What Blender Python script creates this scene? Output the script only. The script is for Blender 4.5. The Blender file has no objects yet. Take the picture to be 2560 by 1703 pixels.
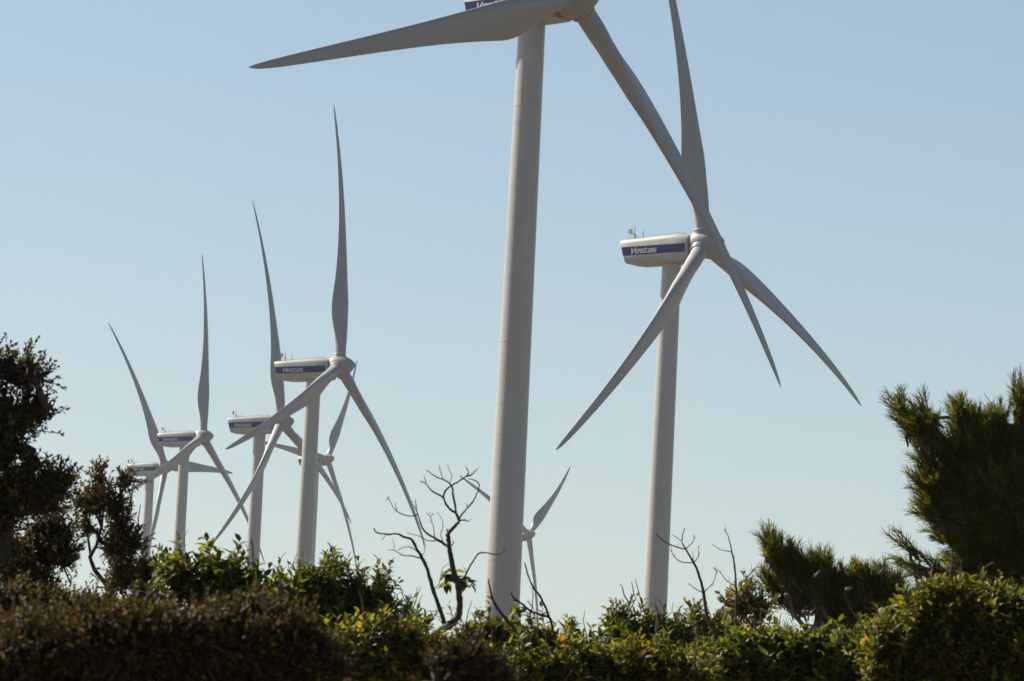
import bpy, math, random
import numpy as np
from mathutils import Matrix, Vector

C = bpy.context.scene
COL = C.collection
rng = np.random.default_rng(11)
random.seed(5)

# ------------------------------------------------------------------ camera, sky, sun, exposure
PITCH, ROLL, FPX, CAMZ = math.radians(5.886), math.radians(2.981), 14225.0, 1.7
cd = bpy.data.cameras.new('camera'); cam = bpy.data.objects.new('camera', cd); COL.objects.link(cam)
cd.sensor_width = 36.0; cd.lens = 36.0 * FPX / 2560.0
cd.clip_start = 0.2; cd.clip_end = 20000
FW = np.array([0, math.cos(PITCH), math.sin(PITCH)])
UP0 = np.array([0, -math.sin(PITCH), math.cos(PITCH)]); RT0 = np.array([1.0, 0, 0])
RT = math.cos(ROLL) * RT0 + math.sin(ROLL) * UP0
UP = -math.sin(ROLL) * RT0 + math.cos(ROLL) * UP0
M = Matrix.Identity(4)
for i in range(3):
    M[i][0] = RT[i]; M[i][1] = UP[i]; M[i][2] = -FW[i]
M[2][3] = CAMZ
cam.matrix_world = M
cd.dof.use_dof = True; cd.dof.focus_distance = 85; cd.dof.aperture_fstop = 16
C.camera = cam

SUN_EL, SUN_AZ = math.radians(41), math.radians(28)        # SUN_AZ: how far behind the left perpendicular
SUND = Vector((-math.cos(SUN_AZ) * math.cos(SUN_EL), math.sin(SUN_AZ) * math.cos(SUN_EL), math.sin(SUN_EL)))
w = bpy.data.worlds.new('World'); C.world = w; w.use_nodes = True
nt = w.node_tree; nt.nodes.clear()
sk = nt.nodes.new('ShaderNodeTexSky'); sk.sky_type = 'NISHITA'; sk.sun_disc = False
sk.sun_elevation = SUN_EL; sk.sun_rotation = math.atan2(SUND.x, SUND.y)
sk.altitude = 400; sk.air_density = 1.0; sk.dust_density = 1.0; sk.ozone_density = 0.9
bg = nt.nodes.new('ShaderNodeBackground'); bg.inputs['Strength'].default_value = 0.05
wo = nt.nodes.new('ShaderNodeOutputWorld')
nt.links.new(sk.outputs[0], bg.inputs[0]); nt.links.new(bg.outputs[0], wo.inputs[0])
sl = bpy.data.lights.new('sun', 'SUN'); sl.energy = 5.0; sl.angle = math.radians(0.53); sl.color = (1, 0.94, 0.83)
so = bpy.data.objects.new('sun', sl); COL.objects.link(so)
so.rotation_euler = (-SUND).to_track_quat('-Z', 'Y').to_euler()
C.view_settings.view_transform = 'Standard'; C.view_settings.look = 'None'
C.view_settings.exposure = 1.1; C.view_settings.gamma = 1.0
C.cycles.max_bounces = 8; C.cycles.transmission_bounces = 4; C.cycles.volume_bounces = 0

# ------------------------------------------------------------------ helpers
K = 2560 / 2357.0                                          # survey grid -> sensor pixels
def at(x, y, D):
    """world point at depth D along the view for a point surveyed on the 2357-wide grid"""
    u = (x * K - 1280) / FPX; v = (851.5 - y * K) / FPX
    p = (FW + RT * u + UP * v) * D
    return np.array([p[0], p[1], p[2] + CAMZ])
def mpp(D): return K * D / FPX                             # metres per grid unit at depth D
def za(ox, oy, s):                                         # a closer survey sheet -> the common grid
    return lambda p: ((ox + p[0] / s) / K, (oy + p[1] / s) / K)
Z1 = za(0, 800, 1.736); Z2 = za(800, 1100, 2.6); Z3 = za(1600, 900, 1.953)

def mesh_np(name, V, F, mat, smooth=True):
    me = bpy.data.meshes.new(name)
    if isinstance(F, np.ndarray):
        n = F.shape[1]
        me.vertices.add(len(V)); me.vertices.foreach_set('co', np.asarray(V, 'f').ravel())
        me.loops.add(F.size); me.loops.foreach_set('vertex_index', F.ravel().astype('i'))
        me.polygons.add(len(F)); me.polygons.foreach_set('loop_start', np.arange(0, F.size, n, dtype='i'))
        me.polygons.foreach_set('use_smooth', np.full(len(F), smooth))
        me.update(calc_edges=True)
    else:
        me.from_pydata([tuple(map(float, v)) for v in V], [], F)
        me.polygons.foreach_set('use_smooth', np.full(len(F), smooth)); me.update()
    if mat: me.materials.append(mat)
    return me
def link(name, data, parent=None, mw=None):
    o = bpy.data.objects.new(name, data); COL.objects.link(o)
    if parent: o.parent = parent
    if mw is not None: o.matrix_local = mw
    return o
def tag(o, label, cat, group=None):
    o['label'] = label; o['category'] = cat
    if group: o['group'] = group
    return o
def thing(name, loc, label, cat, group=None):
    o = bpy.data.objects.new(name, None); COL.objects.link(o); o.location = loc; o.empty_display_size = .2
    return tag(o, label, cat, group)

class MB:
    def __init__(s): s.v = []; s.f = []
    def add(s, V, F):
        b = len(s.v); s.v += [tuple(map(float, p)) for p in V]; s.f += [tuple(b + i for i in f) for f in F]
    def tube(s, P, R, n=6, cap=True):
        P = [np.asarray(p, float) for p in P]; V = []; F = []
        ref = np.array([.31, .87, .38])
        for i, p in enumerate(P):
            d = P[min(i + 1, len(P) - 1)] - P[max(i - 1, 0)]; d /= (np.linalg.norm(d) + 1e-9)
            a = np.cross(d, ref); a /= (np.linalg.norm(a) + 1e-9); b = np.cross(d, a)
            for k in range(n):
                t = 2 * math.pi * k / n; V.append(p + R[i] * (math.cos(t) * a + math.sin(t) * b))
        for i in range(len(P) - 1):
            for k in range(n):
                F.append((i * n + k, i * n + (k + 1) % n, (i + 1) * n + (k + 1) % n, (i + 1) * n + k))
        if cap: F.append(tuple(range(n))[::-1]); F.append(tuple((len(P) - 1) * n + k for k in range(n)))
        s.add(V, F)
    def box(s, c, h, R=None):
        V = [np.array([(h[0] if i & 1 else -h[0]), (h[1] if i & 2 else -h[1]), (h[2] if i & 4 else -h[2])]) for i in range(8)]
        V = [(np.asarray(R) @ v if R is not None else v) + np.asarray(c) for v in V]
        s.add(V, [(0, 2, 3, 1), (4, 5, 7, 6), (0, 1, 5, 4), (2, 6, 7, 3), (0, 4, 6, 2), (1, 3, 7, 5)])
    def lathe(s, prof, n=40, axis='z', o=(0, 0, 0)):
        V = []; F = []
        for (h, r) in prof:
            for k in range(n):
                t = 2 * math.pi * k / n; a, b = r * math.cos(t), r * math.sin(t)
                V.append((a + o[0], b + o[1], h + o[2]) if axis == 'z' else (h + o[0], a + o[1], b + o[2]))
        for i in range(len(prof) - 1):
            for k in range(n):
                F.append((i * n + k, i * n + (k + 1) % n, (i + 1) * n + (k + 1) % n, (i + 1) * n + k))
        F.append(tuple(range(n))[::-1]); F.append(tuple((len(prof) - 1) * n + k for k in range(n)))
        s.add(V, F)
    def data(s, name, mat, smooth=True, sharp=None):
        me = mesh_np(name, s.v, s.f, mat, smooth)
        if sharp: me.set_sharp_from_angle(angle=math.radians(sharp))
        return me

# ------------------------------------------------------------------ materials
def new_mat(name):
    m = bpy.data.materials.new(name); m.use_nodes = True
    b = m.node_tree.nodes['Principled BSDF']; return m, m.node_tree, b
def ramp(nt, fac, stops):
    r = nt.nodes.new('ShaderNodeValToRGB'); nt.links.new(fac, r.inputs[0])
    e = r.color_ramp.elements
    while len(e) < len(stops): e.new(.5)
    for k, (p, c) in enumerate(stops): e[k].position = p; e[k].color = (*c, 1)
    return r.outputs[0]
def paint_mat(name, c0, c1, rough=.45, scale=(.35, .35, .06), spec=.4):
    m, nt, b = new_mat(name)
    tc = nt.nodes.new('ShaderNodeTexCoord'); mp = nt.nodes.new('ShaderNodeMapping'); mp.inputs['Scale'].default_value = scale
    nt.links.new(tc.outputs['Object'], mp.inputs[0])
    nz = nt.nodes.new('ShaderNodeTexNoise'); nz.inputs['Scale'].default_value = 1; nz.inputs['Detail'].default_value = 5
    nt.links.new(mp.outputs[0], nz.inputs['Vector'])
    nt.links.new(ramp(nt, nz.outputs[0], [(.3, c0), (.65, c1)]), b.inputs['Base Color'])
    b.inputs['Roughness'].default_value = rough; b.inputs['Specular IOR Level'].default_value = spec
    return m
M_TOWER = paint_mat('tower_paint', (.285, .266, .242), (.325, .308, .285), .36, (.5, .5, .05), .6)
M_BLADE = paint_mat('blade_gelcoat', (.235, .225, .213), (.27, .262, .25), .42, (.6, .6, .1))
M_NAC = paint_mat('nacelle_paint', (.30, .285, .25), (.345, .33, .30), .42, (.6, .6, .6))
M_BLUE = paint_mat('blue_band', (.007, .010, .075), (.010, .015, .10), .6, (.6, .6, .6), .15)
M_LETTER = paint_mat('lettering_white', (.55, .55, .55), (.62, .62, .62), .5)
M_DARK = paint_mat('dark_metal', (.05, .05, .05), (.08, .08, .08), .5)
M_LAMP = paint_mat('lamp_housing', (.5, .42, .3), (.6, .5, .36), .5)

def leaf_mat(name, stops, trans=.3, rough=.5, tcol=(2.0, 1.8, .5), spec=.14):
    m, nt, b = new_mat(name)
    g = nt.nodes.new('ShaderNodeNewGeometry')
    col = ramp(nt, g.outputs['Random Per Island'], stops)
    nt.links.new(col, b.inputs['Base Color'])
    b.inputs['Roughness'].default_value = rough; b.inputs['Specular IOR Level'].default_value = spec
    mul = nt.nodes.new('ShaderNodeMix'); mul.data_type = 'RGBA'; mul.blend_type = 'MULTIPLY'; mul.inputs[0].default_value = 1
    nt.links.new(col, mul.inputs[6]); mul.inputs[7].default_value = (*tcol, 1)
    t = nt.nodes.new('ShaderNodeBsdfTranslucent'); nt.links.new(mul.outputs[2], t.inputs[0])
    mx = nt.nodes.new('ShaderNodeMixShader'); mx.inputs[0].default_value = trans
    nt.links.new(b.outputs[0], mx.inputs[1]); nt.links.new(t.outputs[0], mx.inputs[2])
    nt.links.new(mx.outputs[0], nt.nodes['Material Output'].inputs[0])
    return m
M_ARB = leaf_mat('laurel_leaf', [(0, (.022, .034, .006)), (.4, (.052, .066, .010)), (.8, (.10, .108, .015)), (.97, (.12, .13, .02)), (.992, (.2, .15, .02)), (1, (.22, .06, .02))], .46, .42)
M_ARB2 = leaf_mat('sunny_leaf', [(0, (.024, .032, .004)), (.45, (.062, .068, .009)), (.85, (.135, .128, .015)), (.985, (.19, .17, .02)), (1, (.26, .07, .02))], .50, .42)
M_OAK = leaf_mat('oak_leaf', [(0, (.018, .019, .007)), (.6, (.042, .040, .012)), (.9, (.12, .10, .026)), (1, (.24, .15, .045))], .28, .5, (1.5, 1.3, .7))
M_OPEN = leaf_mat('olive_leaf', [(0, (.04, .038, .014)), (.5, (.075, .065, .022)), (.88, (.13, .10, .03)), (.97, (.25, .13, .03)), (1, (.35, .15, .03))], .3, .4, (1.5, 1.3, .7))
M_BROWN = leaf_mat('heath_leaf', [(0, (.012, .013, .003)), (.4, (.034, .031, .008)), (.75, (.078, .056, .014)), (.94, (.19, .125, .03)), (1, (.22, .09, .02))], .25, .6, (1.4, 1.2, .7))
M_YEL = leaf_mat('golden_leaf', [(0, (.05, .05, .014)), (.5, (.10, .09, .02)), (.9, (.16, .13, .03)), (1, (.25, .17, .04))], .32, .4)
M_PINE = leaf_mat('pine_needle', [(0, (.025, .038, .007)), (.5, (.055, .072, .011)), (.85, (.115, .115, .018)), (.97, (.17, .14, .025)), (1, (.24, .11, .03))], .42, .45)
def bark_mat(name, c0, c1, sc=30):
    m, nt, b = new_mat(name)
    tc = nt.nodes.new('ShaderNodeTexCoord'); nz = nt.nodes.new('ShaderNodeTexNoise')
    nz.inputs['Scale'].default_value = sc; nz.inputs['Detail'].default_value = 6
    nt.links.new(tc.outputs['Object'], nz.inputs['Vector'])
    nt.links.new(ramp(nt, nz.outputs[0], [(.35, c0), (.7, c1)]), b.inputs['Base Color'])
    bp = nt.nodes.new('ShaderNodeBump'); bp.inputs['Strength'].default_value = .6; bp.inputs['Distance'].default_value = .01
    nt.links.new(nz.outputs[0], bp.inputs['Height']); nt.links.new(bp.outputs[0], b.inputs['Normal'])
    b.inputs['Roughness'].default_value = .8; return m
M_BARK = bark_mat('bark', (.020, .013, .010), (.05, .034, .025))
M_RED = bark_mat('red_bark', (.045, .022, .014), (.13, .065, .04))
M_GREYB = bark_mat('grey_bark', (.05, .04, .03), (.12, .10, .08))
m, nt, b = new_mat('scrub_ground')
tc = nt.nodes.new('ShaderNodeTexCoord'); nz = nt.nodes.new('ShaderNodeTexNoise'); nz.inputs['Scale'].default_value = .15; nz.inputs['Detail'].default_value = 12
nt.links.new(tc.outputs['Object'], nz.inputs['Vector'])
nt.links.new(ramp(nt, nz.outputs[0], [(.35, (.05, .04, .02)), (.55, (.11, .08, .045)), (.75, (.19, .14, .085))]), b.inputs['Base Color'])
b.inputs['Roughness'].default_value = .95; M_GROUND = m

# ------------------------------------------------------------------ turbines: survey
HUBH, OVER = 78.0, 4.154
#        X      Y       Z(hub, above the camera)  yaw   phase  bend
SURVEY = [
    (3.6, 460.6, 76.0, 37.3, 106.4, 1.6, 'nearest turbine with the thickest tower, its hub cut off by the top of the photo'),
    (21.4, 647.5, 79.0, 32.1, 129.8, 1.5, 'white turbine standing alone at right, blades crossed by the nearest turbine\'s long blade'),
    (-26.1, 863.5, 83.7, 23.1, 113.0, 1.4, 'white turbine left of the thickest tower, upright blade tallest of the left row'),
    (-42.4, 1061.4, 91.8, 19.9, 127.8, 1.6, 'turbine whose nacelle is crossed by the blade tip of the nearer one on its right'),
    (-66.7, 1244.0, 103.5, 22.2, 112.3, 1.0, 'second turbine from the left, its tower crossed by a far level blade'),
    (-86.9, 1450.0, 112.4, 25.4, 153.4, 2.4, 'leftmost turbine, behind the twiggy shrub, one bowed blade up and one pointing level right'),
    (-57.3, 1822.8, 146.6, 30.7, 86.9, 1.5, 'hazy distant turbine mostly hidden behind another tower, only hub and blades showing'),
    (8.5, 1830.2, 126.2, 30.8, 67.8, 2.1, 'smallest hazy turbine peeking from behind the thickest tower, low hub over the shrubs'),
]
BASES = []
for s in SURVEY:
    yw = math.radians(s[3])
    BASES.append((s[0] - OVER * math.cos(yw), s[1] + OVER * math.sin(yw), s[2] + CAMZ - HUBH - .39))

# ------------------------------------------------------------------ ground: one sheet
ctrl = [(x, y, z, 90.0) for x, y, z in BASES] + [(-60, 40, 1.6, 40), (0, 40, 1.6, 40), (60, 40, 1.6, 40), (0, 0, 0, 20), (-200, 0, 0, 60), (200, 0, 0, 60), (0, 200, -3, 60),
        (-300, 500, -25, 150), (300, 500, -20, 150), (-500, 1500, -20, 200), (450, 1500, -10, 200), (0, 2600, 10, 300), (-900, 2600, -30, 300), (900, 2600, -30, 300), (0, 3800, -40, 300), (2000, 1500, -60, 400), (-2000, 1500, -60, 400), (0, -600, -10, 200)]
ctrl = np.array(ctrl)
def height(X, Y):
    X = np.asarray(X, float); Y = np.asarray(Y, float)
    d2 = (X[..., None] - ctrl[:, 0]) ** 2 + (Y[..., None] - ctrl[:, 1]) ** 2
    wt = 1 / (d2 + 60.0) ** 1.5 * ctrl[:, 3] ** 1.0
    return (wt * ctrl[:, 2]).sum(-1) / wt.sum(-1)
gx = np.concatenate([-np.geomspace(3000, 4, 60), np.linspace(-3, 3, 5), np.geomspace(4, 3000, 60)])
gy = np.concatenate([-np.geomspace(800, 4, 24), np.linspace(0, 100, 26), np.geomspace(105, 4200, 90)])
GX, GY = np.meshgrid(gx, gy); GZ = height(GX, GY)
GZ += .15 * np.sin(GX * .9 + 1.3 * np.sin(GY * .5)) * np.clip(np.hypot(GX, GY) / 20, 0, 1) * np.exp(-np.hypot(GX, GY) / 300)
V = np.stack([GX, GY, GZ], -1).reshape(-1, 3); nx = len(gx)
I = (np.arange(len(gy) - 1)[:, None] * nx + np.arange(nx - 1)[None]).ravel()
g = link('ground', mesh_np('ground', V, np.stack([I, I + 1, I + nx + 1, I + nx], 1), M_GROUND)); g['kind'] = 'structure'
def gz(x, y): return float(height(np.array(x), np.array(y)))

# ------------------------------------------------------------------ turbine parts (shared meshes)
def smooth_interp(r, xs, ys):
    xs = np.array(xs, float); ys = np.array(ys, float)
    i = int(np.clip(np.searchsorted(xs, r) - 1, 0, len(xs) - 2))
    h = xs[i + 1] - xs[i]; t = (r - xs[i]) / h
    sl = lambda k: (ys[min(k + 1, len(ys) - 1)] - ys[max(k - 1, 0)]) / (xs[min(k + 1, len(xs) - 1)] - xs[max(k - 1, 0)])
    t = min(max(t, 0), 1)
    return ((2 * t**3 - 3 * t**2 + 1) * ys[i] + (t**3 - 2 * t**2 + t) * h * sl(i) + (-2 * t**3 + 3 * t**2) * ys[i + 1] + (t**3 - t**2) * h * sl(i + 1))
RB = 42.0
def blade_mesh(bend):
    rs = np.concatenate([[1.35, 1.36, 1.9, 2.6, 3.2], np.linspace(3.8, 12, 18), np.linspace(12.8, 39, 34), [39.8, 40.5, 41.1, 41.5, 41.8, 41.95, 42.0]])
    n = 28; V = []; F = []
    for r in rs:
        c = smooth_interp(r, [1.3, 2.6, 3.6, 5, 7, 9, 10.5, 14, 20, 27, 34, 39, 41, 41.7, 42.0], [1.75, 1.75, 1.82, 2.3, 3.05, 3.42, 3.40, 2.85, 2.10, 1.52, 1.06, .70, .42, .2, .04])
        tc = smooth_interp(r, [1.3, 2.6, 3.6, 5, 7, 9, 14, 25, 42], [1, 1, .95, .68, .47, .38, .27, .20, .15])
        be = math.radians(smooth_interp(r, [1.3, 3, 8, 14, 22, 34, 42], [24, 24, 20.5, 13, 7.5, 3, 1]))
        m_ = min(max((r - 2.8) / 5.0, 0), 1); m_ = m_ * m_ * (3 - 2 * m_)
        xa = .5 * (1 - m_) + .31 * m_
        if r < 1.36: c = 1.6
        le = np.array([math.sin(be), math.cos(be), 0]); nn = np.array([math.cos(be), -math.sin(be), 0])
        ctr = np.array([2.8 * r / RB - (bend + 2.8) * (r / RB) ** 2.2, 0, r])   # precone, then flexed downwind
        for k in range(n):
            a = 2 * math.pi * k / n
            x = .5 * (1 - math.cos(a)); sg = 1 if math.sin(a) >= 0 else -1
            yc = .5 * math.sin(a)
            th = 5 * (.2969 * math.sqrt(max(x, 0)) - .126 * x - .3516 * x * x + .2843 * x**3 - .1036 * x**4)
            ya = sg * th + (-.10 * x * (1 - x) / max(tc, .15))
            y = (yc * (1 - m_) + ya * m_) * tc
            V.append(ctr + le * (xa - x) * c + nn * y * c)
    m = len(rs)
    for i in range(m - 1):
        for k in range(n):
            F.append((i * n + k, i * n + (k + 1) % n, (i + 1) * n + (k + 1) % n, (i + 1) * n + k))
    F.append(tuple(range(n))[::-1]); F.append(tuple((m - 1) * n + k for k in range(n)))
    me = mesh_np('blade', V, F, M_BLADE); me.set_sharp_from_angle(angle=math.radians(50)); return me

# tower, with weld seams and three flange joints
mb = MB(); prof = []
rad = lambda z: 1.66 - .56 * z / 76.6
seams = [(2.57 * k + 1.2, .010, .035) for k in range(1, 29)] + [(24.5, .014, .08), (50.0, .014, .08), (69.5, .012, .07)]
prof = [(-1.0, 1.66)]
for z, d, h in sorted(seams):
    for dz, dd in ((-h, 0), (-h * .9, d), (h * .9, d), (h, 0)):
        if z + dz > prof[-1][0] + .002: prof.append((z + dz, rad(z + dz) + dd))
prof += [(76.6, rad(76.6))]
mb.lathe(prof, 64); TOWER = mb.data('tower', M_TOWER, True, 40)
mb = MB(); mb.box((0, -1.66, 1.9), (.45, .06, 1.1)); mb.box((0, -1.9, .35), (.7, .5, .35)); DOOR = mb.data('door', M_DARK, False)

# nacelle: lofted rounded sections; local frame = hub centre, +X to the nose, -Y the lettered side
def section(zt, zb, hw, rt, rb_, crown=.0):
    P = []
    for cx, cz, r, a0 in ((hw, zb, rb_, -90), (hw, zt, rt, 0), (-hw, zt, rt, 90), (-hw, zb, rb_, 180)):
        sx = 1 if cx > 0 else -1; sz = 1 if cz == zt else -1
        for a in (a0 + 4, a0 + 40, a0 + 50, a0 + 86) if sz > 0 else (a0, a0 + 30, a0 + 60, a0 + 90):
            q = math.radians(a); e = .93 if sz > 0 and a in (a0 + 40, a0 + 50) else 1.0      # flattened shoulder
            P.append((cx - sx * r + e * r * math.cos(q), cz - sz * r + e * r * math.sin(q)))
    return P
ZM = -.50; NSH = 1.06
stn = [  # x at top, x at bottom, ztop, zbot, halfwidth, r top, r bottom
    (-11.30, -10.62, 1.36, -1.30, 1.66, .36, .30),
    (-11.22, -10.50, 1.43, -1.38, 1.74, .52, .38),
    (-9.4, -9.2, 1.515, -1.55, 1.76, .58, .45),
    (-6.5, -6.5, 1.65, -1.55, 1.76, .62, .45),
    (-3.95, -3.95, 1.775, -1.55, 1.76, .66, .45),
    (-2.55, -2.55, 1.56, -1.50, 1.74, .62, .45),
    (-2.33, -2.33, 1.46, -1.42, 1.68, .56, .40),
    (-2.28, -2.28, 1.30, -1.28, 1.50, .50, .36)]
V = []; F = []
for xt, xb, zt, zb, hw, r1, r2 in stn:
    for y, z in section(zt, zb, hw, r1, r2):
        t = (z - zb) / (zt - zb); V.append((xb + (xt - xb) * t + NSH, y, z + ZM))
n = 16
for i in range(len(stn) - 1):
    for k in range(n): F.append((i * n + k, (i + 1) * n + k, (i + 1) * n + (k + 1) % n, i * n + (k + 1) % n))
F.append(tuple(range(n))); F.append(tuple((len(stn) - 1) * n + k for k in range(n))[::-1])
mb = MB(); mb.add(V, F)
mb.box((-6.2 + NSH, -1.762, ZM - .74), (3.9, .012, .02)); mb.box((-7.1 + NSH, -1.762, ZM - .95), (.012, .012, .2))     # panel seams
mb.lathe([(-1.3, 1.20), (-1.0, 1.15)], 32, 'x')                       # bearing neck
NAC = mb.data('nacelle', M_NAC, True, 32)
mb = MB(); yb = -1.785
mb.add([(-11.02, yb, ZM + .5), (-10.78, yb, ZM - .5), (-2.57, yb, ZM - .5), (-2.57, yb, ZM + .5),
        (-11.02, -1.70, ZM + .5), (-10.78, -1.70, ZM - .5), (-2.57, -1.70, ZM - .5), (-2.57, -1.70, ZM + .5)],
       [(0, 1, 2, 3), (0, 4, 5, 1), (1, 5, 6, 2), (2, 6, 7, 3), (3, 7, 4, 0)])
mb.v = [(x + NSH, y, z) for x, y, z in mb.v]; BAND = mb.data('colour_band', M_BLUE, False)
# lettering: heavy slanted letters drawn as mitred strokes
def stroke(mb, pts, w, y0, y1):
    P = [np.array(p, float) for p in pts]; L_, R_ = [], []
    for i, p in enumerate(P):
        d0 = unit2(p - P[i - 1]) if i else unit2(P[1] - p); d1 = unit2(P[i + 1] - p) if i < len(P) - 1 else d0
        n0 = np.array([-d0[1], d0[0]]); n1 = np.array([-d1[1], d1[0]]); m_ = unit2(n0 + n1); k = w / 2 / max(.35, float(m_ @ n0))
        L_.append(p + m_ * k); R_.append(p - m_ * k)
    for i in range(len(P) - 1):
        q = [R_[i], R_[i + 1], L_[i + 1], L_[i]]
        mb.add([(a[0], y0, a[1]) for a in q] + [(a[0], y1, a[1]) for a in q], [(0, 1, 2, 3), (0, 4, 5, 1), (2, 6, 7, 3), (1, 5, 6, 2), (0, 3, 7, 4)])
def unit2(a): return a / (np.linalg.norm(a) + 1e-9)
GL = {'V': (.56, [[(.02, .72), (.20, .05), (.54, .72)]]),
      'e': (.50, [[(.048, .27), (.43, .27), (.43, .50), (.0, .50), (.0, .05), (.44, .05)]]),
      's': (.47, [[(.43, .50), (.0, .50), (.0, .275), (.42, .275), (.42, .05), (-.02, .05)]]),
      't': (.36, [[(.08, .70), (.08, .05), (.30, .05)], [(.128, .50), (.32, .50)], [(-.06, .50), (.032, .50)]]),
      'a': (.51, [[(.0, .50), (.42, .50), (.42, .0)], [(.372, .275), (.0, .275), (.0, .05), (.372, .05)]])}
mb = MB(); x = 0; tmp = MB()
for ch in 'Vestas':
    wd, st_ = GL[ch]
    for pl in st_: stroke(tmp, [(px + x, pz) for px, pz in pl], (.125 if ch == 'V' else .096), 0.0, .02)
    x += wd + .085
W_ = max(v[0] for v in tmp.v)
mb.add([((vx + .22 * (vz - .3)) / W_ * 3.40 - 9.72 + NSH, -1.785 - .02 + vy, vz * .92 - .335 + ZM) for vx, vy, vz in tmp.v], tmp.f)
LET = mb.data('lettering', M_LETTER, False)
# weather gear on the roof
zt = lambda x: 1.43 + (x + 11.22) / 7.27 * .345 + ZM - .01
mb = MB(); x = -10.4
mb.tube([(x, -.9, zt(x)), (x, -.9, zt(x) + .75)], [.03, .025], 6); mb.box((x + .06, -.9, zt(x) + .98), (.17, .17, .24)); mb.tube([(x + .06, -.9, zt(x) + 1.22), (x + .06, -.9, zt(x) + 1.3)], [.14, .10], 8)
mb.v = [(x + NSH, y, z) for x, y, z in mb.v]; LAMP = mb.data('warning_lamp', M_LAMP, True, 40)
mb = MB(); x = -9.75
mb.tube([(x, -.9, zt(x)), (x, -.9, zt(x) + .9), (x, -.9, zt(x) + 1.45)], [.05, .04, .018], 6)
for dx, dy in ((-.22, -.2), (.28, -.2), (.1, .3)): mb.tube([(x, -.9, zt(x) + .62), (x + dx, -.9 + dy, zt(x) - .02)], [.02, .02], 5)
mb.tube([(-10.4, -.9, zt(x) + .7), (x, -.9, zt(x) + .52), (-8.9, -.9, zt(x) + .1)], [.018] * 3, 5)
mb.tube([(-10.4, -.9, zt(x) + .62), (x, -.9, zt(x) + .68)], [.018] * 2, 5)
mb.tube([(x + .17 * math.cos(t), -.9, zt(x) + 1.45 + .22 * math.sin(t)) for t in np.linspace(-1.4, 4.5, 14)], [.008] * 14, 4)
mb.v = [(x + NSH, y, z) for x, y, z in mb.v]; MAST = mb.data('lightning_mast', M_DARK, True, 40)
mb = MB(); x = -8.6
mb.tube([(x, -.9, zt(x)), (x, -.9, zt(x) + .3), (x - .06, -.9, zt(x) + .78)], [.05, .045, .03], 6)
mb.tube([(x - .06 + .16 * math.cos(t), -.9, zt(x) + .98 + .2 * math.sin(t)) for t in np.linspace(-1.4, 4.5, 14)], [.008] * 14, 4)
mb.v = [(x + NSH, y, z) for x, y, z in mb.v]; VANE = mb.data('wind_vane', M_DARK, True, 40)
mb = MB()
for k in range(26):
    x = -10.6 + k * .31
    z = zt(x) if x < -3.95 else 1.775 + ZM - (x + 3.95) * .15
    mb.box((x, -1.0, z + .045), (.05, .03, .055))
mb.tube([(-10.7, -1.0, zt(-10.7) + .10), (-3.95, -1.0, 1.775 + ZM + .09), (-2.7, -1.0, 1.6 + ZM + .07)], [.016] * 3, 5)
mb.v = [(x + NSH, y, z) for x, y, z in mb.v]; RAIL = mb.data('roof_rail', M_DARK, False)

# hub: spinner of revolution with three root collars
mb = MB()
sp = [(-1.10, 1.25), (-1.07, 1.47), (-.9, 1.60), (-.5, 1.68), (.1, 1.66), (.7, 1.55), (1.25, 1.34), (1.75, 1.05), (2.15, .74), (2.45, .44), (2.62, .20), (2.68, .03)]
mb.lathe(sp, 56, 'x')
for k in range(3):
    Rx = Matrix.Rotation(2 * math.pi * k / 3, 3, 'X')
    sub = MB(); sub.lathe([(.6, 1.12), (1.42, 1.10), (1.50, 1.06), (1.52, .99), (1.62, .99), (1.64, 1.04), (1.80, 1.03), (1.86, .98), (1.87, .86)], 40, 'z')
    mb.add([Rx @ Vector(v) for v in sub.v], sub.f)
HUB = mb.data('hub', M_BLADE, True, 38)

GT = 'wind turbines along the ridge'
for (s, (bx, by, bz)) in zip(SURVEY, BASES):
    t = thing('wind_turbine', (bx, by, bz), s[6], 'wind turbine', GT)
    t.rotation_euler = (0, 0, -math.radians(s[3]))
    tw = link('tower', TOWER, t); link('door', DOOR, tw)
    hubm = Matrix.Translation((OVER, 0, HUBH + .39))
    nm = Matrix.Translation((0, 0, .26 if s is SURVEY[0] else 0)) @ hubm @ Matrix.Rotation(-math.radians(2.4), 4, 'Y')
    na = link('nacelle', NAC, t, nm)
    for nme, d in (('colour_band', BAND), ('lettering', LET), ('warning_lamp', LAMP), ('lightning_mast', MAST), ('wind_vane', VANE), ('roof_rail', RAIL)):
        link(nme, d, na)
    BL = blade_mesh(s[5]); rt = Matrix.Rotation(-math.radians(6), 4, 'Y')
    link('hub', HUB, t, hubm @ rt @ Matrix.Rotation(math.radians(s[4]), 4, 'X'))
    for k in range(3):
        link('blade', BL, t, hubm @ rt @ Matrix.Rotation(math.radians(s[4] - 120 * k), 4, 'X'))

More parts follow.
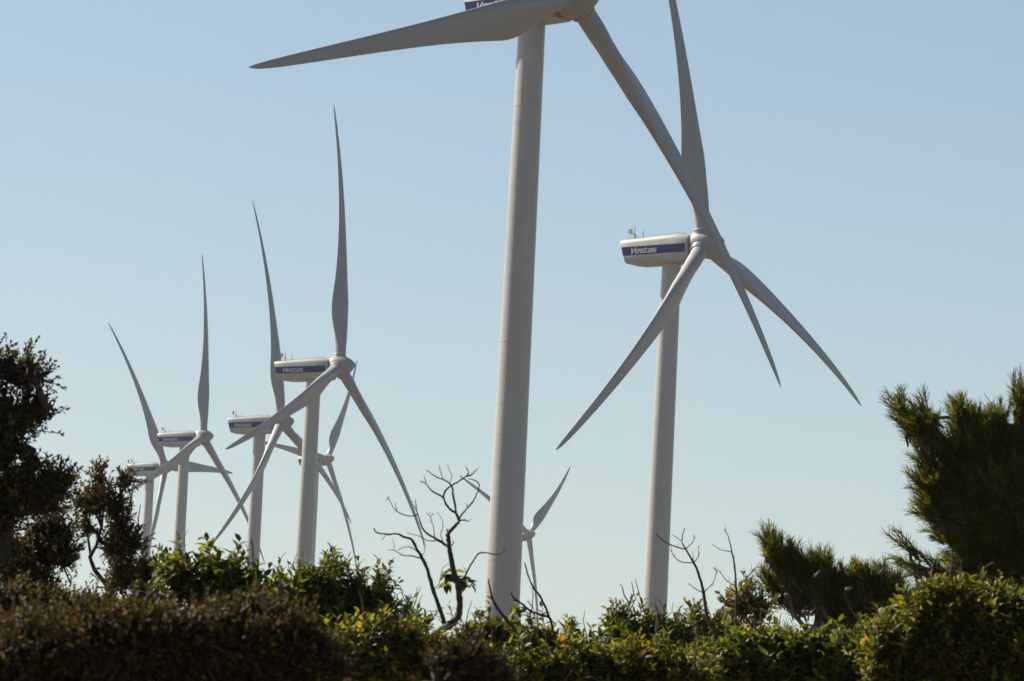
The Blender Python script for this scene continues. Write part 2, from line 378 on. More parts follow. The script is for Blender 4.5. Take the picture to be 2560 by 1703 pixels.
# ------------------------------------------------------------------ plants
def unit(a): return a / (np.linalg.norm(a, axis=-1, keepdims=True) + 1e-9)
def leaves8(P, D, N, L, W, fold=.22):
    """folded, drooping leaves: base P, direction D, upper side N"""
    D = unit(D); S = unit(np.cross(D, N)); N = np.cross(S, D); L = L[:, None]; W = W[:, None] * rng.uniform(.8, 1.25, (len(P), 1)); droop = rng.uniform(.02, .42, (len(P), 1))
    pts = []
    for (t, w_) in ((0, 0), (.3, 0), (.68, 0), (1, 0), (.3, .5), (.68, .42), (.3, -.5), (.68, -.42)):
        pts.append(P + D * L * t + S * W * w_ + N * (abs(w_) * W * fold * 2 - droop * L * t * t))
    V = np.stack(pts, 1).reshape(-1, 3); k = np.arange(len(P))[:, None] * 8
    f = np.array([[0, 1, 4, 4], [0, 6, 1, 1], [1, 2, 5, 4], [6, 7, 2, 1], [2, 3, 5, 5], [7, 3, 2, 2]])
    Fq = np.concatenate([k + f[2], k + f[3]]); Ft = np.concatenate([k + f[i][:3] for i in (0, 1, 4, 5)])
    return V, Fq, Ft
def leaves4(P, D, N, L, W):
    D = unit(D); S = unit(np.cross(D, N)); N = np.cross(S, D); L = L[:, None]; W = W[:, None]
    V = np.stack([P, P + D * L * .45 + S * W * .5 + N * W * .15, P + D * L, P + D * L * .45 - S * W * .5 + N * W * .15], 1).reshape(-1, 3)
    k = np.arange(len(P))[:, None] * 4
    return V, np.concatenate([k + np.array([0, 1, 2]), k + np.array([0, 2, 3])])
def mixed_mesh(name, V, Fq, Ft, mat):
    me = bpy.data.meshes.new(name); me.vertices.add(len(V)); me.vertices.foreach_set('co', V.astype('f').ravel())
    li = np.concatenate([Fq.ravel(), Ft.ravel()]).astype('i'); me.loops.add(len(li)); me.loops.foreach_set('vertex_index', li)
    st = np.concatenate([np.arange(len(Fq)) * 4, len(Fq) * 4 + np.arange(len(Ft)) * 3]).astype('i')
    me.polygons.add(len(st)); me.polygons.foreach_set('loop_start', st)
    me.polygons.foreach_set('use_smooth', np.ones(len(st), bool)); me.update(calc_edges=True); me.materials.append(mat); return me

_nk = rng.normal(size=(7, 3)); _np = rng.random(7) * 6.28
def clump(P, scale):
    """smooth 3-D noise, about -1..1, that opens gaps between foliage clumps"""
    v = 0
    for k in range(7): v = v + np.sin((P @ _nk[k]) * (6.28 / scale) * (.6 + .25 * k) / 1.6 + _np[k]) / (1 + .25 * k)
    return v / 2.2
def blob_points(blobs, D, n, bias=2.4, thick=1.0, gap=-.25, gscale=.5):
    """points spread through ellipsoids (surveyed as x, y, rx, ry), returns points and outward directions"""
    A = np.array([b[2] * b[3] for b in blobs], float); pr = A / A.sum(); idx = rng.choice(len(blobs), int(n * 1.5), p=pr); n = len(idx)
    d = unit(rng.normal(size=(n, 3))); r = rng.random(n) ** (1 / bias)
    s = mpp(D)
    cen = np.array([at(b[0], b[1], D + (b[4] if len(b) > 4 else rng.normal() * min(b[2], b[3]) * s * .5)) for b in blobs]); rr = np.array([(b[2] * s, min(b[2], b[3]) * s * thick, b[3] * s) for b in blobs])
    off = d * rr[idx] * (r * rng.choice([1, 1, 1, 1.18], n))[:, None]
    P = cen[idx] + off[:, 0:1] * RT + off[:, 1:2] * FW * np.array([1, 1, .3]) + off[:, 2:3] * UP
    O = unit(d[:, 0:1] * RT + d[:, 1:2] * FW + d[:, 2:3] * UP)
    k = clump(P, gscale) > gap
    return P[k], O[k], idx[k], cen
def skeleton(st, B, cen, r0, D, alive):
    """limbs: every clump hangs on its nearest neighbour nearer the foot"""
    order = np.argsort(np.linalg.norm(cen - B, axis=1)); par = {}; load = {int(i): 1 for i in order}
    for j, i in enumerate(order):
        best, bd = -1, 1e9
        for q in order[:j]:
            dd = np.linalg.norm(cen[i] - cen[q]) + .15 * np.linalg.norm(cen[q] - B)
            if dd < bd: best, bd = int(q), dd
        if j < 2 and (j == 0 or np.linalg.norm(cen[i] - B) < bd): best = -1
        par[int(i)] = best
    for i in order[::-1]:
        if par[int(i)] >= 0: load[par[int(i)]] += load[int(i)]
    tot = len(cen)
    for i in order:
        i = int(i)
        if load[i] == 1 and not alive[i]: continue
        p = B if par[i] < 0 else cen[par[i]]; c = cen[i]; v = c - p
        ra = r0 * max(.22, (load[i] / tot) ** .5); rb = ra * .7; L_ = np.linalg.norm(v)
        m1 = p + v * .33 + rng.normal(size=3) * L_ * .06; m2 = p + v * .68 + rng.normal(size=3) * L_ * .06
        st.tube([p, m1, m2, c], [ra, ra * .92, ra * .82, rb], 7, False)
UPV = np.array([0, 0, 1.0])

def plant(name, label, cat, blobs, D, kind, mat, bark, base=None, density=1.0, group=None, L=.085, stems=(), thick=1.0, stem_r=.035, part=('stem', 'foliage'), extra=None, shoots_up=.9, lw=None, gap=-.5, gsc=.34, sl=(.12, .34)):
    s = mpp(D); area = sum(math.pi * b[2] * b[3] for b in blobs)
    bx = base if base is not None else sum(b[0] for b in blobs) / len(blobs)
    B = at(bx, 1560, D); B[2] = gz(B[0], B[1]) - .05
    t = thing(name, tuple(B), label, cat, group)
    st = MB()
    cx = np.array(B)
    if kind == 'rosette':                                             # leafy shoots ending in whorls
        n = int(area * density * .0125 * (.085 / L) ** 2 * (D / 38) ** 2) + 4
        P, O, idx, cen = blob_points(blobs, D, n, 2.2, thick, gap, gsc); n = len(P)
        dirs = unit(O * .65 + UPV * shoots_up + rng.normal(size=(n, 3)) * .22)
        sl_ = rng.uniform(sl[0], sl[1], n); far = rng.random(n) < .16; sl_[far] *= 1.35; dirs[far] = unit(dirs[far] + UPV * .5); P[far] = P[far] + dirs[far] * .04
        lp, ld, ln, ll = [], [], [], []
        for i in range(n):
            d = dirs[i]; a = unit(np.cross(d, rng.normal(size=3))); b_ = np.cross(d, a); m = int(7 + sl_[i] / .028); big = rng.uniform(.72, 1.22); ph = rng.random() * 6.28
            tipl = sl_[i]
            for k in range(m):
                f = k / (m - 1); q = ph + k * 2.4
                inc = math.radians(92 - 56 * f ** 1.4 + rng.normal() * 10)
                rd = math.cos(q) * a + math.sin(q) * b_
                lp.append(P[i] + d * tipl * (f * .9 - .35)); ld.append(d * math.cos(inc) + rd * math.sin(inc))
                ln.append(d * math.sin(inc) - rd * math.cos(inc) + rng.normal(size=3) * .15); ll.append(L * big * rng.uniform(.6, 1.12) * (1 - .35 * f ** 4))
            if rng.random() < .05:                                    # dead twig poking out
                e = P[i] + d * rng.uniform(.12, .3) + rng.normal(size=3) * .04
                st.tube([P[i], (P[i] + e) / 2 + rng.normal(size=3) * .015, e, e + unit(d + rng.normal(size=3) * .6) * .07], [.0045, .004, .003, .0018], 4, False)
            c = cen[idx[i]]; q = P[i] - d * tipl * .4
            mid = (c + q) / 2 + rng.normal(size=3) * .03
            st.tube([c, mid, q, P[i] + d * tipl * .5], [.008, .007, .005, .003], 4, False)
        lp, ld, ln, ll = np.array(lp), np.array(ld), np.array(ln), np.array(ll)
        V, Fq, Ft = leaves8(lp, ld, ln, ll, ll * (lw or .34))
        fol = mixed_mesh(part[1], V, Fq, Ft, mat)
    elif kind == 'small':                                             # small-leaved twigs
        n = int(area * density * .017 * (.04 / L) ** 1.5 * (D / 36) ** 2) + 4
        P, O, idx, cen = blob_points(blobs, D, n, 2.0, thick, gap, gsc); n = len(P)
        dirs = unit(O * .8 + UPV * shoots_up * .6 + rng.normal(size=(n, 3)) * .35)
        far = rng.random(n) < .08; P[far] = P[far] + dirs[far] * L * 2.5
        m = 13; k = np.arange(m)[None, :] / (m - 1); tl = rng.uniform(2.6, 5.0, n) * L
        a = unit(np.cross(dirs, rng.normal(size=(n, 3)))); b_ = np.cross(dirs, a)
        q = rng.random((n, 1)) * 6.28 + np.arange(m)[None] * 2.4 + rng.normal(size=(n, m)) * .3
        inc = np.radians(75 - 45 * k + rng.normal(size=(n, m)) * 14)
        rd = np.cos(q)[..., None] * a[:, None] + np.sin(q)[..., None] * b_[:, None]
        lp = P[:, None] + dirs[:, None] * (tl[:, None] * (k - .5))[..., None]
        ld = dirs[:, None] * np.cos(inc)[..., None] + rd * np.sin(inc)[..., None]
        ln = dirs[:, None] * np.sin(inc)[..., None] - rd * np.cos(inc)[..., None] + rng.normal(size=lp.shape) * .35
        ll = L * rng.uniform(.6, 1.15, n * m)
        V, Ft = leaves4(lp.reshape(-1, 3), ld.reshape(-1, 3), ln.reshape(-1, 3), ll, ll * (lw or .5))
        fol = mesh_np(part[1], V, Ft, mat)
        for i in range(0, n, 2):
            c = cen[idx[i]]; qq = P[i] - dirs[i] * tl[i] * .6
            st.tube([c, (c + qq) / 2 + rng.normal(size=3) * .04, qq, P[i] + dirs[i] * tl[i] * .45], [.008, .006, .004, .002], 3, False)
    else:                                                             # pine: needle brushes
        n = int(area * density * .0125 * (D / 45) ** 2) + 4
        P, O, idx, cen = blob_points(blobs, D, n, 2.0, thick, gap, gsc); n = len(P)
        c0 = at(extra[0], extra[1], D)
        dirs = unit(unit(P - c0) * .75 + O * .35 + UPV * .55 + rng.normal(size=(n, 3)) * .25)
        m = 70; k = rng.random((n, m)); tl = rng.uniform(.16, .36, n)
        a = unit(np.cross(dirs, rng.normal(size=(n, 3)))); b_ = np.cross(dirs, a)
        q = rng.random((n, m)) * 6.28
        inc = np.radians(58 - 34 * k + rng.normal(size=(n, m)) * 9)
        rd = np.cos(q)[..., None] * a[:, None] + np.sin(q)[..., None] * b_[:, None]
        lp = (P[:, None] + dirs[:, None] * (tl[:, None] * (k - .5))[..., None]).reshape(-1, 3)
        ld = unit(dirs[:, None] * np.cos(inc)[..., None] + rd * np.sin(inc)[..., None]).reshape(-1, 3)
        ll = L * rng.uniform(.7, 1.15, len(lp))
        S = unit(np.cross(ld, rng.normal(size=ld.shape))) * .0030; tip = lp + ld * ll[:, None] + UPV * -.004
        V = np.stack([lp - S, lp + S, tip + S * .35, tip - S * .35], 1).reshape(-1, 3)
        fol = mesh_np(part[1], V, np.arange(len(V)).reshape(-1, 4), mat)
        for i in range(n):
            c = cen[idx[i]]; qq = P[i] - dirs[i] * tl[i] * .6
            st.tube([c, (c + qq) / 2 + np.array([0, 0, -.03]) + rng.normal(size=3) * .03, qq, P[i] + dirs[i] * tl[i] * .5], [.014, .011, .008, .004], 4, False)
    # main stems: from the foot through the clumps
    cnt = np.bincount(idx, minlength=len(cen)); ar = np.array([b[2] * b[3] for b in blobs], float)
    skeleton(st, np.array(B), cen, stem_r, D, cnt / cnt.sum() > .5 * ar / ar.sum())
    for pl, r0, r1 in stems:
        pts = [at(p[0], p[1], D + rng.normal() * .06) for p in pl]
        st.tube(pts, np.linspace(r0, r1, len(pts)) * s, 6)
    Bi = Matrix.Translation(-Vector(B))
    me = st.data(part[0], bark); me.transform(Bi); fol.transform(Bi)
    link(part[0], me, t); link(part[1], fol, t)
    return t
def low(blobs, d, k=.92): return [(b[0], b[1] + d + rng.normal() * b[3] * .22, b[2] * k, b[3] * k) for b in blobs]
def zb(Zf, sc, blobs): return [(*Zf(b[:2]), b[2] / sc / K, b[3] / sc / K) + tuple(b[4:]) for b in blobs]

# --- left: holm oak
plant('oak_tree', 'dark small-leaved oak at the left edge, the tallest of the left foliage', 'tree',
      low([(20, 850, 68, 55), (75, 855, 48, 40), (30, 935, 95, 62), (108, 930, 36, 46), (20, 1020, 66, 66), (75, 1035, 50, 36), (50, 1095, 90, 50), (128, 1108, 38, 40), (15, 1160, 48, 36), (100, 1140, 45, 26), (8, 1275, 30, 34),
       (-70, 900, 90, 110), (-80, 1080, 90, 130), (-60, 1250, 80, 110)], 10, .86), 34, 'small', M_OAK, M_BARK, base=-300, density=1.05, L=.034, lw=.55, gap=-.22, gsc=.33, stem_r=.07, part=('trunk', 'crown'),
      stems=[([Z1(p) for p in ((-90, 940), (0, 885), (60, 845), (130, 808), (190, 770))], 7, 2), ([Z1(p) for p in ((-60, 930), (0, 916), (60, 915), (115, 908))], 4, 2)])
plant('oak_bush', 'dark rounded bush below the oak, left of the twiggy shrub', 'bush',
      zb(Z1, 1.736, [(150, 895, 42, 32), (230, 900, 78, 56), (130, 990, 90, 70), (250, 1010, 88, 66), (70, 1080, 100, 66), (200, 1100, 86, 66), (60, 1180, 100, 76), (320, 1160, 45, 30), (180, 1190, 120, 60), (380, 1190, 60, 40), (20, 1010, 40, 40), (450, 1230, 70, 40), (560, 1215, 90, 40), (650, 1220, 70, 44), (300, 1220, 80, 40)]),
      35.5, 'small', M_OAK, M_BARK, density=1.2, L=.032, gap=-.35, gsc=.3)
plant('twiggy_shrub', 'open twiggy shrub with sparse yellowish leaves in front of the leftmost turbine', 'shrub',
      low(zb(Z1, 1.736, [(432, 655, 26, 55), (545, 660, 24, 36), (415, 755, 55, 52), (500, 770, 45, 52), (350, 765, 36, 34), (390, 865, 85, 52), (520, 870, 55, 52), (560, 955, 65, 50), (650, 942, 26, 22), (480, 945, 55, 52), (600, 1050, 86, 70), (520, 1110, 80, 62), (650, 1120, 50, 56)]), 14, .95),
      36.5, 'small', M_OPEN, M_BARK, base=Z1((480, 0))[0], density=1.0, L=.034, gap=-.45, gsc=.26, stem_r=.03,
      stems=[([Z1(p) for p in pl], a, b_) for pl, a, b_ in (
          (((500, 1210), (470, 1160), (410, 1085), (390, 1030), (420, 975), (440, 900), (452, 800), (440, 700), (452, 610)), 7, 1.2),
          (((490, 1190), (515, 1010), (540, 900), (528, 750), (545, 640)), 5, 1.2), (((490, 1180), (560, 1050), (600, 960), (675, 925)), 5, 1.2),
          (((395, 1030), (375, 900), (340, 770)), 4, 1.2), (((440, 900), (400, 800), (425, 690), (418, 630)), 3, 1), (((540, 900), (570, 780), (580, 700)), 3, 1), (((600, 960), (600, 860), (610, 800)), 2.4, .9), (((530, 1000), (480, 880), (500, 740), (508, 680)), 3, 1))])
# --- foreground heath, out of focus
plant('heath_bush', 'brownish fine-leaved bush filling the lower left foreground, out of focus', 'bush',
      [(100, 1510, 140, 100), (280, 1490, 150, 95), (450, 1480, 160, 92), (600, 1490, 140, 92), (695, 1540, 100, 85), (40, 1560, 120, 120), (350, 1590, 400, 80), (250, 1660, 300, 70), (600, 1650, 200, 70), (560, 1425, 90, 40), (380, 1430, 90, 40)],
      19, 'small', M_BROWN, M_BARK, density=1.6, L=.020, thick=.8, gap=-.4, gsc=.22)
plant('heath_bush', 'brown heath bush at the left edge below the dark rounded bush', 'bush',
      [(20, 1440, 90, 60), (120, 1425, 80, 50), (210, 1420, 60, 38), (40, 1390, 60, 40)], 24, 'small', M_BROWN, M_BARK, density=1.4, L=.024)
plant('heath_bush', 'small dark heath bush at the bottom edge below the dead tree, out of focus', 'bush',
      [(1060, 1532, 82, 46), (1000, 1562, 50, 34), (1125, 1562, 46, 34), (1060, 1580, 110, 40)], 19, 'small', M_BROWN, M_BARK, density=1.4, L=.018)
# --- broadleaf shrubs
G2 = 'broadleaf evergreen shrubs'
plant('evergreen_shrub', 'broadleaf shrub with the largest leaves, between the twiggy shrub and the towers', 'shrub',
      low([(428, 1290, 46, 26), (510, 1288, 42, 28), (470, 1330, 76, 32), (560, 1328, 56, 38), (600, 1370, 50, 40), (520, 1385, 70, 34), (640, 1345, 26, 24), (450, 1390, 60, 30), (398, 1345, 34, 34), (560, 1420, 90, 26)], 40), 33, 'rosette', M_ARB, M_GREYB, density=.62, group=G2, L=.10, lw=.46, gap=-.1, gsc=.34, sl=(.16, .38))
plant('evergreen_shrub', 'broadleaf shrub with tall upright leafy shoots, left of the dead tree', 'shrub',
      low([(742, 1318, 34, 34), (690, 1350, 36, 36), (755, 1370, 66, 44), (840, 1375, 48, 34), (862, 1352, 26, 20), (800, 1420, 80, 44), (895, 1425, 56, 38), (720, 1425, 60, 40), (655, 1358, 24, 22), (940, 1445, 34, 28)], 42), 39, 'rosette', M_ARB, M_GREYB, density=.85, group=G2, L=.08, lw=.38, gap=.0, gsc=.3, sl=(.18, .46))
plant('evergreen_shrub', 'yellow-green broadleaf shrub around the foot of the thickest tower', 'shrub',
      low([(1080, 1445, 26, 24), (1120, 1465, 56, 34), (1055, 1512, 56, 28), (1180, 1468, 56, 36), (1255, 1470, 66, 42), (1335, 1490, 40, 28), (1150, 1515, 120, 42), (1300, 1525, 110, 40), (985, 1530, 56, 28)], 40), 37, 'rosette', M_ARB2, M_GREYB, density=.95, group=G2, L=.088, lw=.4, gap=-.3)
SH_I = plant('evergreen_shrub', 'broadleaf shrub with bare twigs poking up, at the foot of the right turbine', 'shrub',
      low([(1420, 1430, 24, 28), (1448, 1455, 42, 36), (1515, 1452, 46, 32), (1555, 1468, 30, 24), (1480, 1495, 80, 34)], 24), 40, 'rosette', M_ARB, M_GREYB, density=.85, group=G2, L=.08, lw=.38, gap=-.2, sl=(.14, .34),
      stems=[([Z2(p) for p in pl], a, b_) for pl, a, b_ in (
          (((1990, 1480), (1970, 1250), (1985, 1120), (2010, 1060), (2040, 1000), (2025, 920)), 3.5, 1), (((2010, 1060), (1978, 1012), (1962, 950), (1950, 940)), 2, .9), (((2040, 1010), (2055, 1030), (2010, 1070)), 1.5, .9),
          (((1990, 1490), (1910, 1220), (1890, 1080), (1930, 1045)), 3, 1), (((2160, 1280), (2095, 1080), (2075, 1000), (2050, 905)), 2, .9), (((2220, 1260), (2190, 1110), (2172, 1020)), 2.4, 1), (((1985, 1120), (1950, 1070), (1965, 1040)), 1.4, .8))])
plant('evergreen_shrub', 'leafy shrub at the bottom edge left of the small heath bush', 'shrub',
      low([(850, 1530, 90, 56), (940, 1545, 80, 46), (800, 1560, 80, 50), (900, 1490, 60, 34)], 14), 33, 'rosette', M_ARB2, M_GREYB, density=1.0, group=G2, L=.08, lw=.4)
plant('evergreen_shrub', 'leafy shrub along the bottom edge in front of the right turbine', 'shrub',
      low([(1250, 1560, 110, 36), (1360, 1550, 100, 42), (1460, 1545, 100, 44), (1560, 1550, 90, 36), (1170, 1575, 90, 30)], 26), 32, 'rosette', M_ARB2, M_GREYB, density=1.0, group=G2, L=.084, lw=.4, gap=-.4)
plant('evergreen_shrub', 'low leafy shrub at the bottom edge in front of the small pine', 'shrub',
      low([(1640, 1550, 80, 36), (1710, 1530, 60, 36), (1752, 1515, 34, 28), (1830, 1540, 86, 38), (1930, 1530, 80, 46), (2000, 1500, 40, 40), (1900, 1500, 50, 34), (1800, 1510, 40, 30)], 24), 33, 'rosette', M_ARB, M_GREYB, density=1.0, group=G2, L=.09, lw=.4, gap=-.4)
plant('evergreen_shrub', 'large leafy shrub filling the lower right corner below the big pine', 'shrub',
      low([(2090, 1395, 56, 40), (2160, 1365, 50, 38), (2190, 1340, 34, 26), (2250, 1385, 66, 44), (2330, 1385, 56, 44), (2070, 1460, 76, 62), (2180, 1460, 100, 76), (2300, 1470, 90, 76), (2100, 1540, 110, 56), (2280, 1545, 120, 56), (2400, 1450, 60, 90), (2130, 1620, 140, 56), (2300, 1620, 120, 56)], 66), 31, 'rosette', M_ARB2, M_RED, density=1.15, group=G2, L=.072, lw=.42, gap=-.28)
plant('golden_shrub', 'round small-leaved golden green shrub under two thin bare saplings', 'shrub',
      zb(Z3, 1.953, [(520, 1110, 30, 40), (590, 1210, 55, 50), (490, 1190, 76, 66), (390, 1240, 76, 76), (300, 1350, 56, 86), (440, 1360, 110, 80), (540, 1320, 56, 60), (420, 1460, 150, 60), (270, 1240, 26, 30)]),
      43, 'small', M_YEL, M_BARK, density=.62, L=.04, lw=.6, base=Z3((420, 0))[0])
# --- bare trees
def bare(name, label, cat, Zf, sc, D, lines, bark, leaf=None, base=None, group=None):
    s = mpp(D) / sc / K
    B = at(*Zf(base), D); foot = B.copy(); foot[2] = gz(B[0], B[1]) - .05
    t = thing(name, tuple(foot), label, cat, group); st = MB()
    st.tube([foot, (foot + B) / 2 + np.array([.08, .05, 0]), B], [lines[0][1] * s * 1.25, lines[0][1] * s * 1.1, lines[0][1] * s], 10)
    for pl, r0, r1 in lines:
        dd = rng.normal() * .05; pts = [at(*Zf(p), D) for p in pl]
        m = len(pts); slope = rng.normal() * .25
        for i in range(m): pts[i] = pts[i] + FW * (slope * i / max(m - 1, 1)) * np.linalg.norm(pts[-1] - pts[0])
        Q, R = [], []
        for i in range(m - 1):                                        # smooth curve with slight kinks
            p0, p1, p2, p3 = pts[max(i - 1, 0)], pts[i], pts[i + 1], pts[min(i + 2, m - 1)]
            for f in ((0, .25, .5, .75) if i < m - 2 else (0, .25, .5, .75, 1)):
                q = .5 * (2 * p1 + (p2 - p0) * f + (2 * p0 - 5 * p1 + 4 * p2 - p3) * f * f + (3 * p1 - p0 - 3 * p2 + p3) * f ** 3)
                u = (i + f) / (m - 1); Q.append(q + (rng.normal(size=3) * r1 * s * .35 if 0 < f < 1 else 0)); R.append((r0 + (r1 - r0) * u ** 1.1) * s * rng.uniform(.88, 1.12))
        if r0 < 9:
            for i in range(3, len(Q) - 1, 2):
                if rng.random() < .5:
                    d = unit(unit(Q[i] - Q[i - 1]) * .6 + UPV * .35 + RT * rng.normal() * .8 + FW * rng.normal() * .4); l_ = rng.uniform(10, 34) * s
                    e = Q[i] + d * l_ * .55 + rng.normal(size=3) * 2 * s; st.tube([Q[i], e, e + unit(d + UPV * .5 + RT * rng.normal() * .5) * l_ * .45], [1.7 * s, 1.2 * s, .8 * s], 4)
        st.tube(Q, R, 8)
    me = st.data('branches', bark); me.transform(Matrix.Translation(-Vector(foot))); link('branches', me, t)
    for (x, y, n_) in leaf or ():                                     # each sprig of leaves
        c = at(*Zf((x, y)), D); lp, ld, ln, ll = [], [], [], []
        for k in range(n_):
            q = rng.random() * 6.28; d = RT * math.cos(q) + FW * math.sin(q) + UPV * rng.uniform(-.7, .35)
            lp.append(c + rng.normal(size=3) * .008); ld.append(d); ln.append(UPV + rng.normal(size=3) * .3); ll.append(rng.uniform(.05, .085))
        V, Fq, Ft = leaves8(np.array(lp), np.array(ld), np.array(ln), np.array(ll), np.array(ll) * .48)
        me = mixed_mesh('leaf_cluster', V, Fq, Ft, M_ARB); me.transform(Matrix.Translation(-Vector(foot))); link('leaf_cluster', me, t)
    return t
bare('dead_tree', 'bare dead tree with curved dark trunk and one leaf clump, left of the thickest tower', 'tree', Z2, 2.6, 35.5, [
    (((720, 1330), (745, 1270), (800, 1230), (860, 1190), (900, 1130), (910, 1070), (905, 990), (885, 900), (865, 830), (850, 740), (838, 680), (835, 620), (840, 595), (880, 555), (905, 525)), 29, 9),
    (((905, 525), (885, 480), (845, 450), (815, 410), (800, 375), (760, 350), (720, 325), (690, 285), (650, 268)), 9, 3), (((690, 285), (675, 230)), 3, 2),
    (((885, 480), (878, 420), (865, 360), (860, 305), (840, 280), (800, 255), (750, 235), (690, 192)), 8, 2.5), (((800, 255), (785, 210), (775, 170)), 3, 2), (((840, 285), (858, 240), (842, 200), (830, 165)), 3, 1.6),
    (((800, 375), (815, 330), (850, 300), (900, 270), (950, 235), (965, 210), (950, 180)), 7, 3), (((950, 238), (985, 225), (1000, 215), (1020, 190)), 4, 2.5), (((950, 238), (985, 230), (1010, 200)), 3, 2),
    (((905, 525), (915, 495), (960, 440), (1000, 390), (1025, 340), (1035, 290), (1000, 260), (965, 250)), 6, 3), (((955, 440), (955, 415)), 3, 2), (((905, 525), (940, 520), (968, 530)), 6, 3), (((835, 610), (828, 580)), 8, 6), (((855, 690), (872, 660)), 5, 2),
    (((838, 700), (800, 670), (750, 640), (700, 610), (665, 570), (645, 510), (630, 460), (622, 385)), 10, 2.5), (((635, 485), (590, 495), (540, 485), (500, 465), (470, 430), (445, 385), (425, 395)), 4, 2), (((500, 462), (488, 410)), 2.5, 1.5), (((445, 385), (442, 368)), 2, 1.5),
    (((750, 655), (700, 655), (640, 625), (565, 605)), 4, 1.6), (((800, 670), (785, 610), (800, 560), (790, 510), (760, 465)), 3, 1.6), (((745, 630), (735, 560), (715, 500), (690, 480)), 3, 1.6), (((715, 500), (740, 480)), 2, 1.4), (((632, 470), (605, 420), (600, 395)), 2.6, 1.5),
    (((815, 1215), (790, 1130), (740, 990), (715, 900), (690, 820), (660, 760), (625, 700), (600, 650), (550, 630), (500, 610), (440, 612), (370, 600), (350, 570)), 15, 3.5), (((655, 770), (600, 755), (540, 750), (490, 720), (440, 715)), 4.5, 2), (((650, 745), (610, 710), (560, 695), (500, 720)), 3.5, 1.8), (((485, 705), (470, 640)), 2.5, 1.5), (((430, 615), (400, 650)), 3, 2), (((745, 970), (775, 930), (795, 840), (835, 805)), 3, 1.6), (((660, 760), (680, 720), (670, 670)), 2.6, 1.4),
    (((905, 935), (940, 890), (970, 830), (1000, 780), (1030, 740), (1080, 735), (1130, 745), (1170, 740), (1205, 712)), 7, 3), (((950, 860), (940, 835)), 3, 2), (((765, 1250), (720, 1230), (735, 1190)), 4, 2), (((800, 1200), (770, 1160)), 3, 2)],
    M_BARK, [(830, 890, 14), (850, 850, 8), (930, 905, 12), (965, 930, 8), (815, 935, 7), (900, 895, 8)], (720, 1330))
bare('bare_bush', 'small bare twigs rising left of the dead tree trunk', 'bush', Z2, 2.6, 40, [
    (((680, 1330), (660, 1280), (620, 1180), (590, 1100), (520, 1070), (460, 1050), (390, 1000), (345, 890)), 8, 2.5), (((590, 1100), (545, 1030), (520, 950), (480, 935)), 4, 1.6), (((600, 1110), (630, 1020), (655, 955)), 4, 1.6), (((530, 1075), (500, 1010), (540, 990)), 2.5, 1.4), (((600, 1100), (570, 1040), (585, 1000)), 2.4, 1.4), (((630, 1020), (625, 965)), 2, 1.2), (((480, 1060), (440, 1075)), 2.4, 1.4)], M_BARK, None, (680, 1330))
GB = 'bare branches over the shrubs'
bare('bare_branch', 'bare slanting branch crossing the foot of the thickest tower', 'branch', Z2, 2.6, 36.5, [
    (((1370, 1370), (1330, 1290), (1250, 1210), (1180, 1130), (1130, 1050), (1105, 965), (1095, 900)), 15, 4), (((1125, 1040), (1105, 1025), (1085, 1018)), 6, 4)], M_BARK, None, (1370, 1370))
bare('bare_branch', 'forked bare branch right of the thickest tower, in front of the smallest turbine', 'branch', Z2, 2.6, 36.5, [
    (((1560, 1380), (1525, 1270), (1490, 1150), (1440, 1030), (1390, 960), (1350, 870), (1330, 790)), 11, 4), (((1490, 1155), (1420, 1130), (1370, 1110), (1310, 1060), (1260, 1020), (1240, 985)), 9, 5), (((1375, 1112), (1385, 1000), (1380, 960)), 4, 2), (((1385, 1090), (1345, 1045)), 4, 2.5), (((1375, 1110), (1365, 1180), (1400, 1260)), 6, 4), (((1300, 1055), (1250, 1040)), 5, 4)], M_BARK, [(1290, 1110, 10), (1330, 1090, 6), (1420, 1220, 8)], (1560, 1380))
bare('bare_branch', 'short dark twig standing between the two left towers\' feet', 'branch', Z1, 1.736, 36, [
    (((1110, 1150), (1100, 1080), (1096, 1000), (1090, 945)), 5, 2.5), (((1020, 1060), (1015, 1010), (1030, 980)), 2.4, 1.4), (((1270, 1140), (1258, 1090), (1245, 1040)), 2.4, 1.2), (((1262, 1080), (1290, 1015)), 2, 1.2)], M_BARK, None, (1110, 1150))
bare('bare_sapling', 'thin leafless sapling with forked top right of the right turbine tower', 'sapling', Z3, 1.953, 42, [
    (((430, 1480), (370, 1360), (325, 1240), (310, 1130), (285, 1040), (262, 990), (225, 925), (205, 885), (220, 820)), 11, 1.8), (((225, 925), (170, 910), (110, 880), (78, 845)), 3.6, 2), (((262, 990), (200, 985), (160, 950), (150, 900)), 3, 1.2), (((262, 990), (285, 960), (285, 910)), 2.4, 1.2), (((225, 920), (262, 885), (262, 850)), 2.4, 1.2), (((205, 885), (155, 852)), 2.2, 1.2), (((305, 1135), (265, 1115), (235, 1090)), 2.8, 1.5), (((312, 1135), (355, 1090), (372, 1040), (358, 1010)), 2.4, 1.2), (((262, 985), (258, 935)), 2, 1)], M_BARK, None, (430, 1480))
bare('bare_sapling', 'straight thin leafless sapling rising out of the golden shrub', 'sapling', Z3, 1.953, 42.5, [
    (((470, 1470), (468, 1300), (470, 1110), (462, 1000), (450, 940), (435, 870), (415, 828)), 7, 1.8), (((450, 937), (390, 925), (350, 897)), 2.4, 1.2), (((470, 1105), (420, 1075), (390, 1035), (358, 1015)), 2.6, 1.2), (((480, 1110), (540, 1040), (562, 1010)), 3, 1.6)], M_BARK, None, (470, 1470))
